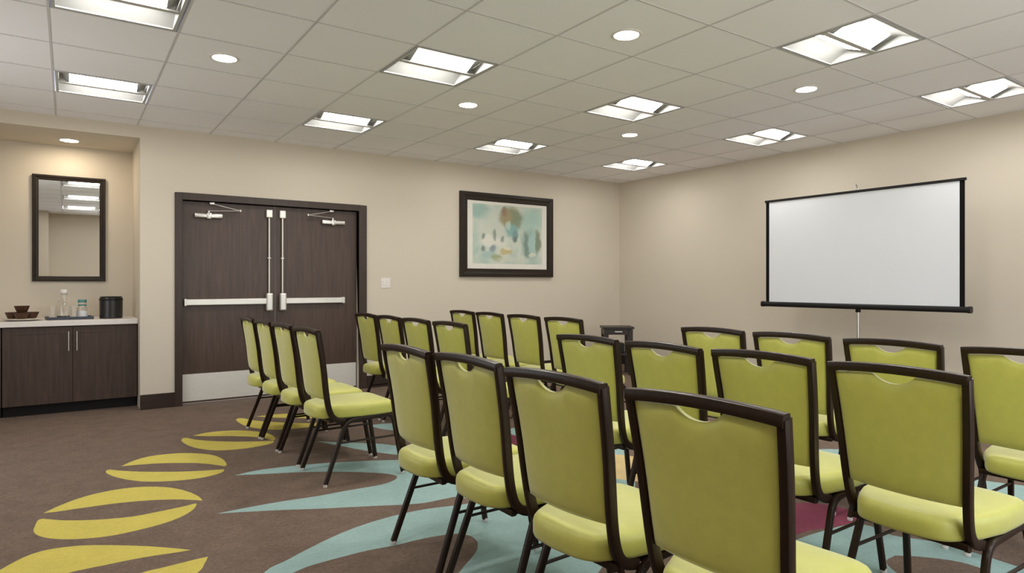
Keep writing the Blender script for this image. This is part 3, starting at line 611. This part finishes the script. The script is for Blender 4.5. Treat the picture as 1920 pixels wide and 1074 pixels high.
# ------------------------------------------------------------------ downlights
def downlight(x, y, z, label, mat, group=None):
    t = thing('recessed_downlight', label, 'ceiling light', (x, y, z), 0, group)
    MB().lathe([(.072, .0005), (.092, .0005), (.092, -.004), (.086, -.006), (.076, -.006), (.072, -.001)], 40).build('trim_ring', M['white'], t)
    MB().lathe([(0, -.0045), (.066, -.004), (.0735, -.001)], 40).build('lens', mat, t)
    return t
DG = 'round ceiling downlights'
downlight(.862, 4.642, H, 'round downlight at left, between the two left columns of troffers', M['downlens'], DG)
downlight(2.785, 4.70, H, 'round downlight right of the large troffer out from the doors', M['downlens'], DG)
downlight(2.79, 2.83, H, 'largest round downlight, near the top middle of the picture', M['downlens'], DG)
downlight(4.72, 2.83, H, 'round downlight below the largest troffer at upper right', M['downlens'], DG)
downlight(4.70, 4.72, H, 'smallest round downlight, straight out from the far corner', M['downlens'], DG)
downlight(.011, 7.60, ZA, 'warm round downlight in the alcove soffit above the mirror', M['warmlens'])

# ------------------------------------------------------------------ picture and mirror on the walls
def ring(m, x0, x1, z0, z1, wd, y0, y1):
    """mitred picture moulding with a raised outer lip, facing -y (y0 front, y1 wall)"""
    prof = [(0, y1), (0, y0+.006), (.006, y0), (wd*.35, y0), (wd*.6, y0+.007), (wd-.006, y0+.009), (wd, y0+.014), (wd, y1)]
    rings = []
    for (d, y) in prof: rings.append([(x0+d, y, z0+d), (x1-d, y, z0+d), (x1-d, y, z1-d), (x0+d, y, z1-d)])
    for A, B in zip(rings, rings[1:]+rings[:1]):
        for k in range(4): m.quad([A[k], A[(k+1) % 4], B[(k+1) % 4], B[k]])
    return m
px0, px1, pz0, pz1 = 4.068, 5.548, 1.293, 2.376
cx, cz = (px0+px1)/2, (pz0+pz1)/2; hw, hh = (px1-px0)/2, (pz1-pz0)/2
t = thing('framed_painting', 'large abstract teal and ochre painting with white mat in dark frame', 'picture', (cx, YD-.002, cz))
ring(MB(), -hw, hw, -hh, hh, .105, -.042, 0).build('frame', M['picframe'], t)
mm = MB(); mw, mh = hw-.098, hh-.098; aw, ah = .555, .385
zo = .014
for q in ([(-mw, -mh), (mw, -mh), (aw, -ah+zo), (-aw, -ah+zo)], [(mw, -mh), (mw, mh), (aw, ah+zo), (aw, -ah+zo)],
          [(mw, mh), (-mw, mh), (-aw, ah+zo), (aw, ah+zo)], [(-mw, mh), (-mw, -mh), (-aw, -ah+zo), (-aw, ah+zo)]):
    mm.quad([(a, -.020, b) for a, b in q])
mm.build('mat', M['mat'], t)
a = MB().quad([(-aw-.005, 0, -ah-.005), (aw+.005, 0, -ah-.005), (aw+.005, 0, ah+.005), (-aw-.005, 0, ah+.005)]).build('artwork', M['art'], t)
a.location = (0, -.017, zo); a['label'] = 'abstract watercolour with an ochre flower-like blob and teal shapes'
t = thing('wall_mirror', 'tall rectangular mirror in dark frame on the alcove wall', 'mirror', (.0155, YA-.002, 1.760))
ring(MB(), -.3065, .3065, -.531, .531, .052, -.034, 0).build('frame', M['picframe'], t)
MB().quad([(-.262, -.016, -.486), (.262, -.016, -.486), (.262, -.016, .486), (-.262, -.016, .486)]).build('mirror_glass', M['mirror'], t)
# light switch
t = thing('light_switch', 'small white switch plate on the wall right of the doors', 'light switch', (3.075, YD-.0005, 1.212))
MB().box((-.058, -.006, -.058), (.058, 0, .058), .003).build('plate', M['white'], t)
for sx in (-.024, .024): MB().box((sx-.016, -.011, -.033), (sx+.016, -.0055, .033), .002).build('rocker', M['white'], t)

# ------------------------------------------------------------------ alcove: cabinets, worktop
def cabinet(x0, x1, label):
    yf = 7.30
    t = thing('base_cabinet', label, 'cabinet', ((x0+x1)/2, yf, 0), 0, 'base cabinets under the alcove worktop')
    W = (x1-x0)/2
    MB().box((-W+.002, .02, .10), (W-.002, YA-yf-.004, .812)).build('body', M['cabinet'], t)
    MB().box((-W+.004, .075, .001), (W-.004, YA-yf-.01, .0995)).build('toe_kick', M['black'], t)  # black finish stands in for the shade under the cabinet
    for s in (-1, 1):
        a, b = (-W+.003, -.002) if s < 0 else (.002, W-.003)
        d = MB(); z0, z1 = .102, .806; f = .062
        d.box((a, 0, z0), (a+f, .019, z1)); d.box((b-f, 0, z0), (b, .019, z1))
        d.box((a+f, 0, z0), (b-f, .019, z0+f)); d.box((a+f, 0, z1-f), (b-f, .019, z1)); d.box((a+f, .005, z0+f), (b-f, .019, z1-f))
        d = d.build('door', M['cabinet'], t)
        hx = s*.032
        hm = MB().rod((hx, -.028, .582), (hx, -.028, .762), .0058, 10)
        for z in (.605, .740): hm.rod((hx, -.028, z), (hx, .001, z), .0045, 8)
        hm.build('handle', M['steel'], d)['label'] = 'brushed metal bar handle'
    return t
cabinet(-.485, .561, 'dark brown two-door cabinet at the right end of the alcove')
cabinet(X0+.02, -.489, 'dark brown two-door cabinet left of the other, beyond the picture edge')
tag(MB().box((X0+.004, 7.268, .8145), (XA-.003, YA-.003, .864), .004).build('worktop', M['counter']),
    'pale stone worktop running across the alcove cabinets', 'worktop')
ZW = .864
def lathe_obj(name, prof, mat, loc, label=None, cat=None, group=None, parent=None, n=32):
    o = MB().lathe(prof, n).build(name, mat, parent); o.location = loc
    if label: tag(o, label, cat, group)
    return o
# platter with bowls
pl = MB().lathe([(0, .004), (.085, .004), (.09, .0005), (.10, .002), (.165, .014), (.168, .018), (.162, .018), (.10, .008), (0, .008)], 40).build('serving_platter', M['ceramic'])
pl.scale = (.98, .95, 1); pl.location = (-.350, 7.475, ZW+.0005); tag(pl, 'white oval platter holding brown bowls on the worktop', 'platter')
bp = [(0, .002), (.034, .002), (.036, 0), (.040, .004), (.058, .050), (.061, .058), (.057, .058), (.052, .050), (.036, .010), (0, .009)]
GB = 'brown bowls on the white platter'
for loc, lab in (((-.4185, 7.515, ZW+.0195), 'brown bowl at the left on the white platter'),
                 ((-.2815, 7.505, ZW+.0195), 'brown bowl at the right on the white platter'),
                 ((-.350, 7.409, ZW+.0195), 'brown bowl at the front of the white platter'),
                 ((-.350, 7.480, ZW+.0785), 'brown bowl stacked on top of the other three')):
    lathe_obj('wooden_bowl', bp, M['brown'], loc, lab, 'bowl', GB)
# tray with glassware
tr = MB(); tr.box((-.185, -.12, 0), (.185, .12, .006), .002)
for lo, hi in (((-.185, -.12, .006), (.185, -.110, .026)), ((-.185, .110, .006), (.185, .12, .026)), ((-.185, -.11, .006), (-.175, .11, .026)), ((.175, -.11, .006), (.185, .11, .026))): tr.box(lo, hi, .002)
tr = tr.build('serving_tray', M['tray']); tr.location = (.012, 7.55, ZW+.0005); tr.rotation_euler = (0, 0, .10)
tag(tr, 'slate blue rectangular tray carrying glassware on the worktop', 'tray')
zt = ZW+.0075
car = [(0, .0), (.066, 0), (.072, .006), (.074, .04), (.070, .10), (.052, .150), (.030, .180), (.024, .205), (.028, .235), (.0255, .235), (.0215, .205), (.027, .181), (.049, .149), (.067, .10), (.071, .04), (.069, .012), (0, .010)]
t = thing('glass_carafe', 'clear glass carafe with stopper at the back of the tray', 'carafe', (-.030, 7.578, zt))
MB().lathe(car, 32).build('body', M['glass'], t)
lathe_obj('stopper', [(0, .225), (.0205, .226), (.0225, .237), (.030, .243), (.032, .262), (.024, .276), (0, .279)], M['white'], (0, 0, 0), parent=t)['label'] = 'white stopper'
gp = [(0, 0), (.029, 0), (.031, .004), (.037, .118), (.0355, .118), (.0295, .010), (0, .008)]
GG = 'clear tumblers on the tray'
for loc, lab in (((-.118, 7.505, zt), 'clear glass tumbler at the left end of the tray'),
                 ((.046, 7.487, zt), 'clear glass tumbler between the carafe and the teal-banded bottle')):
    lathe_obj('glass_tumbler', gp, M['glass'], loc, lab, 'glass', GG)
t = thing('water_bottle', 'small clear bottle with teal neck band at the right of the tray', 'bottle', (.115, 7.54, zt))
MB().lathe([(0, 0), (.040, 0), (.043, .005), (.043, .085), (.036, .115), (.033, .125), (.033, .150), (.031, .150), (.031, .125), (.034, .114), (.041, .084), (.041, .008), (0, .006)], 32).build('body', M['glass'], t)
MB().lathe([(.0445, .004), (.0445, .072)], 32).build('paper_label', M['paper'], t)
MB().lathe([(.0350, .118), (.0350, .132)], 32).build('neck_band', M['teal'], t)
MB().lathe([(0, .1505), (.0345, .1505), (.036, .153), (.036, .176), (.033, .180), (0, .180)], 32).build('cap', M['teal'], t)
# ice bucket
t = thing('ice_bucket', 'black round leather-look ice bucket on the worktop', 'ice bucket', (.353, 7.53, ZW+.0005))
MB().lathe([(0, 0), (.094, 0), (.098, .004), (.100, .20), (.094, .204), (0, .200)], 40).build('body', M['leather'], t)
MB().lathe([(.1005, .176), (.102, .178), (.102, .190), (.1008, .192)], 40).build('band', M['black'], t)
MB().lathe([(0, .2045), (.092, .2045), (.094, .210), (.090, .215), (0, .218)], 40).build('lid', M['leather'], t)

# ------------------------------------------------------------------ projection screen on its tripod
SX = 6.20
t = thing('projection_screen', 'white tripod projection screen with black borders before the plain wall', 'projection screen', (SX, 3.222, 0))
yl, yr = .955, -.915
zb, zt_ = 1.005, 2.088
MB().box((-.002, yr+.038, zb), (.002, yl-.038, zt_-.015)).build('screen_fabric', M['screen'], t)
b = MB()
for (a, c) in ((yr, yr+.0375), (yl-.0375, yl)): b.box((-.0025, a, zb), (.0025, c, zt_-.012))
b.build('black_border', M['blackcloth'], t)
tb = MB().box((-.010, yr-.012, zt_-.014), (.010, yl+.012, zt_+.010), .003).build('top_bar', M['black'], t)
rl = MB().sweep([(.006, yr-.035, zb-.018), (.006, yl+.04, zb-.018)], rrect(.058, .052, .018, 4), (0, 0, 1))
rl = rl.build('roller_case', M['black'], t)
for y in (yr-.036, yl+.041): MB().sweep([(.006, y-.010, zb-.018), (.006, y+.010, zb-.018)], rrect(.064, .058, .020, 4)).build('end_cap', M['black'], rl)
MB().rod((.052, .0, .42), (.052, .0, 2.13), .0125, 14).build('pole', M['steel'], t)
hk = MB().rod((.052, 0, 2.12), (.0, 0, 2.165), .006, 8); hk.rod((0, 0, 2.165), (0, 0, zt_+.008), .005, 8); hk.build('hanger_hook', M['steel'], t)
MB().box((.032, -.018, .93), (.075, .018, .995), .006).build('case_bracket', M['black'], t)
MB().lathe([(.016, .40), (.030, .402), (.030, .46), (.016, .462)], 20, (.052, 0, 0)).build('hub', M['black'], t)
for k in range(3):
    a = PI*2*k/3+PI
    ca, sa = math.cos(a), math.sin(a)
    lg = MB().rod((.052+.028*ca, .028*sa, .44), (.052+.43*ca, .43*sa, .012), .011, 10)
    lg = lg.build('leg', M['steel'], t)
    MB().rod((.052+.424*ca, .424*sa, .018), (.052+.446*ca, .446*sa, .001), .015, 10).build('rubber_foot', M['black'], lg)

# ------------------------------------------------------------------ side table in the corner
t = thing('side_table', 'small dark wood side table in the far corner', 'side table', (6.06, 6.33, 0), math.radians(55.5-90))
hw, hd, ht = .205, .17, .635
MB().box((-hw, -hd, ht-.028), (hw, hd, ht), .004).build('tabletop', M['table'], t)
ap = MB()
ap.box((-hw+.07, -hd+.022, ht-.105), (hw-.07, -hd+.040, ht-.028)).box((-hw+.07, hd-.040, ht-.105), (hw-.07, hd-.022, ht-.028))
ap.box((-hw+.022, -hd+.05, ht-.105), (-hw+.040, hd-.05, ht-.028)).box((hw-.040, -hd+.05, ht-.105), (hw-.022, hd-.05, ht-.028))
ap = ap.build('apron', M['table'], t)
MB().box((-.05, -hd+.008, ht-.072), (.05, -hd+.0218, ht-.058), .003).build('pull', M['steel'], ap)
for sx in (-1, 1):
    for sy in (-1, 1):
        x, y = sx*(hw-.045), sy*(hd-.035)
        MB().box((x-.028, y-.022, 0), (x+.028, y+.022, ht-.028), .004).build('leg', M['table'], t)
MB().box((-hw+.075, -hd+.02, .26), (hw-.075, hd-.02, .282), .003).build('lower_shelf', M['table'], t)
tag(MB().box((-.09, -.08, 0), (.09, .08, .13), .008).build('storage_box', M['black']), 'black box on the lower shelf of the corner side table', 'box')
bpy.data.objects['storage_box'].location = (6.06, 6.33, .2825); bpy.data.objects['storage_box'].rotation_euler = (0, 0, math.radians(55.5-90))

# ------------------------------------------------------------------ banquet chairs
def chair_proto():
    t = thing('banquet_chair', '', 'chair', (0, 0, 0), 0, 'green banquet chairs set out in rows')
    # back frame: two uprights and a crowned top rail.  +x is where the sitter faces, +y the sitter's left
    side = [(-.042, .9200), (-.030, .850), (-.016, .770), (-.004, .690), (.007, .600), (.018, .520), (.032, .455), (.052, .410), (.082, .384), (.13, .372)]
    def yy(z): return .184+(.2125-.184)*max(0, min(1, (z-.40)/.5))
    bf = MB()
    for s in (-1, 1):
        p = spline([(x, s*yy(z), z) for x, z in side], 4)
        bf.sweep(p, rrect(.023, .034, .005), (0, 1, 0)) if False else bf.sweep(p, rrect(.034, .023, .005), (0, s, 0))
    rail = []
    for k in range(13):
        y = -.2195+.439*k/12; u = y/.2195
        rail.append((-.046-.004*(1-u*u), y, .916+.011*(1-u*u)))
    bf.sweep(rail, rrect(.034, .031, .006), (0, 0, 1))
    bf.build('back_frame', M['frame'], t)
    # padded back with a scooped hand hold
    def sx(z):
        for (xa, za), (xb, zb_) in zip(side[:-1], side[1:]):
            if zb_ <= z <= za: return xa+(xb-xa)*(za-z)/(za-zb_)
        return side[0][0]
    NU, NV = 48, 26
    def padpt(i, j, face):
        u = -1+2*i/NU; v = j/NV
        z0 = .512
        half = lambda z: yy(z)-.0125
        y_ = u*half(.7)
        n_ = abs(y_)/.064
        top = .899+.009*(1-u*u) - (.030*(1-n_**2.2) if n_ < 1 else 0)
        z = z0+(top-z0)*v
        y = u*half(z)
        bow = -.026*(1-u*u)*(1-v*.8)
        e = (1-u**6)*(1-(2*v-1)**8)
        th = .007+.014*max(0, e)**.6
        if face < 0: th = .006+.011*max(0, e)**.6
        return (sx(z)+bow+face*th, y, z)
    pb = MB(); ids = {}
    for face in (-1, 1):
        for i in range(NU+1):
            for j in range(NV+1):
                ids[(face, i, j)] = len(pb.v); pb.v.append(padpt(i, j, face))
        for i in range(NU):
            for j in range(NV):
                pb.f.append((ids[(face, i, j)], ids[(face, i+1, j)], ids[(face, i+1, j+1)], ids[(face, i, j+1)])); pb.s.append(True)
    edge = [(i, 0) for i in range(NU)]+[(NU, j) for j in range(NV)]+[(i, NV) for i in range(NU, 0, -1)]+[(0, j) for j in range(NV, 0, -1)]
    for a, b in zip(edge, edge[1:]+edge[:1]):
        pb.f.append((ids[(-1,)+a], ids[(-1,)+b], ids[(1,)+b], ids[(1,)+a])); pb.s.append(True)
    bk = pb.build('backrest', M['green'], t, sharp=60)
    # seat cushion
    def outline(inset, n=64):
        pts = []
        for k in range(n):
            a = 2*PI*k/n; ca, sa = math.cos(a), math.sin(a)
            e = .30
            ex = math.copysign(abs(ca)**e, ca); ey = math.copysign(abs(sa)**e, sa)
            x = .232+ex*(.242-inset)
            if x < .232: x -= .030*(1-ey*ey)*(1 if ex < -.5 else abs(ex))
            f = max(0, min(1, (x-.0)/.20))
            f = f*f*(3-2*f)
            halfy = .166+.047*f
            pts.append((x, ey*(halfy-inset)))
        return pts
    st = MB(); rings = []
    prof = [(.06, .392), (.012, .392), (.003, .395), (0, .404), (0, .440), (.0025, .453), (.009, .463), (.020, .469), (.045, .474), (.09, .479), (.15, .482)]
    for ins, z in prof:
        o_ = outline(ins) if ins <= .12 else outline(ins)
        zz = []
        for (x, y) in o_:
            d = 0.0
            if x > .40 and z > .43: d = -.012*((x-.40)/.075)**2
            zz.append((x, y, z+d))
        rings.append([len(st.v)+k for k in range(len(zz))]); st.v += zz
    for A, B in zip(rings[:-1], rings[1:]):
        for k in range(64):
            st.f.append((A[k], A[(k+1) % 64], B[(k+1) % 64], B[k])); st.s.append(True)
    st.f.append(tuple(rings[-1])); st.s.append(True)
    st.f.append(tuple(rings[0])[::-1]); st.s.append(False)
    st.build('seat', M['green'], t, sharp=60)
    # frame under the seat
    sf = MB()
    for s in (-1, 1): sf.sweep([(.045, s*.165, .380), (.44, s*.185, .380)], rrect(.020, .022, .003))
    sf.sweep([(.045, -.184, .380), (.045, .184, .380)], rrect(.022, .022, .003))
    sf.sweep([(.425, -.190, .380), (.425, .190, .380)], rrect(.022, .022, .003))
    sf.build('seat_frame', M['frame'], t)
    for s in (-1, 1):
        for rear in (True, False):
            if rear: p = [(.255, s*.198, .379), (.135, s*.1985, .374), (.0, s*.216, .014)]
            else: p = [(.2555, s*.198, .379), (.440, s*.1985, .388), (.503, s*.216, .014)]
            lg = MB().sweep(fillet(p, .06), rrect(.027, .023, .007), (0, s, 0)).build('leg', M['frame'], t)
            q = Vector(p[2])
            MB().lathe([(0, 0), (.0125, 0), (.014, .003), (.013, .016), (.010, .022), (0, .022)], 12, (q.x, q.y, 0)).build('foot_glide', M['glide'], lg)
        st_ = MB().rod((.0815, s*.2035, .247), (.4635, s*.2035, .247), .0065, 8)
        st_.build('stretcher', M['frame'], t)
    return t
CH = [
 # front-to-back rows; (x of rear feet, y, turn, label)
 (1.247, 2.564, 0.009, 'green chair at the aisle end of the back row, nearer block'),
 (1.279, 2.098, 0.013, 'green chair second from the aisle in the nearer block, back row'),
 (1.264, 1.558, 0.051, 'green chair in the back row just left of the biggest one'),
 (1.295, 1.027, 0.078, 'biggest green chair, nearest the viewer, cut by the bottom edge'),
 (2.264, 2.546, 0.027, 'green chair at the aisle end of the middle row, nearer block'),
 (2.268, 2.030, -0.013, 'green chair second from the aisle in the middle row, nearer block'),
 (2.308, 1.554, 0.014, 'green chair behind the biggest chair, third from the aisle, middle row'),
 (2.288, 1.038, -0.026, 'large green chair at right, whole back and seat shown, middle row'),
 (3.285, 2.558, 0.029, 'green chair below and left of the screen, aisle end of front row'),
 (3.296, 2.045, 0.010, 'green chair directly below the screen left half, front row'),
 (3.294, 1.521, 0.016, 'green chair directly below the screen right half, front row'),
 (3.289, 0.997, 0.000, 'green chair at the right picture edge, front row'),
 (1.253, 3.993, 0.016, 'green chair in front of the doors with its whole seat and legs showing'),
 (1.249, 4.516, 0.006, 'green chair in front of the doors, second from the aisle, back row'),
 (1.241, 4.998, 0.001, 'green chair in front of the doors, third from the aisle, back row'),
 (1.233, 5.464, -0.008, 'leftmost green chair, in front of the doors, back row'),
 (2.265, 4.008, 0.018, 'green chair of the far block, middle row, nearest the aisle'),
 (2.262, 4.542, 0.002, 'green chair of the far block, middle row, second from the aisle'),
 (2.265, 5.055, -0.009, 'green chair of the far block, middle row, third from the aisle'),
 (2.267, 5.572, 0.006, 'green chair by the right door jamb, middle row, farthest from aisle'),
 (3.284, 3.995, 0.013, 'green chair of the far block, front row, nearest the aisle'),
 (3.282, 4.535, 0.004, 'green chair under the right of the painting, second from aisle, front row'),
 (3.284, 5.081, -0.006, 'green chair under the left of the painting, third from aisle, front row'),
 (3.287, 5.592, -0.003, 'green chair under the painting\'s left edge, farthest from aisle, front row'),
]
pc = chair_proto()
for k, (x, y, a, lab) in enumerate(CH):
    # the turn is about the top of the back
    if k == 0: pc.location = (x, y, 0); pc.rotation_euler = (0, 0, a); pc['label'] = lab
    else: dup(pc, (x, y, 0), a, lab)

# ------------------------------------------------------------------ camera
cam = bpy.data.cameras.new('camera'); co = bpy.data.objects.new('camera', cam); COL.objects.link(co)
cam.sensor_width = 36.0; cam.sensor_fit = 'HORIZONTAL'
cam.lens = 1210/1920*36
cam.shift_y = -6.3/1920
cam.clip_start = .05
co.location = (0, 0, 1.2106); co.rotation_euler = (PI/2, 0, math.radians(55.467-90))
SC.camera = co
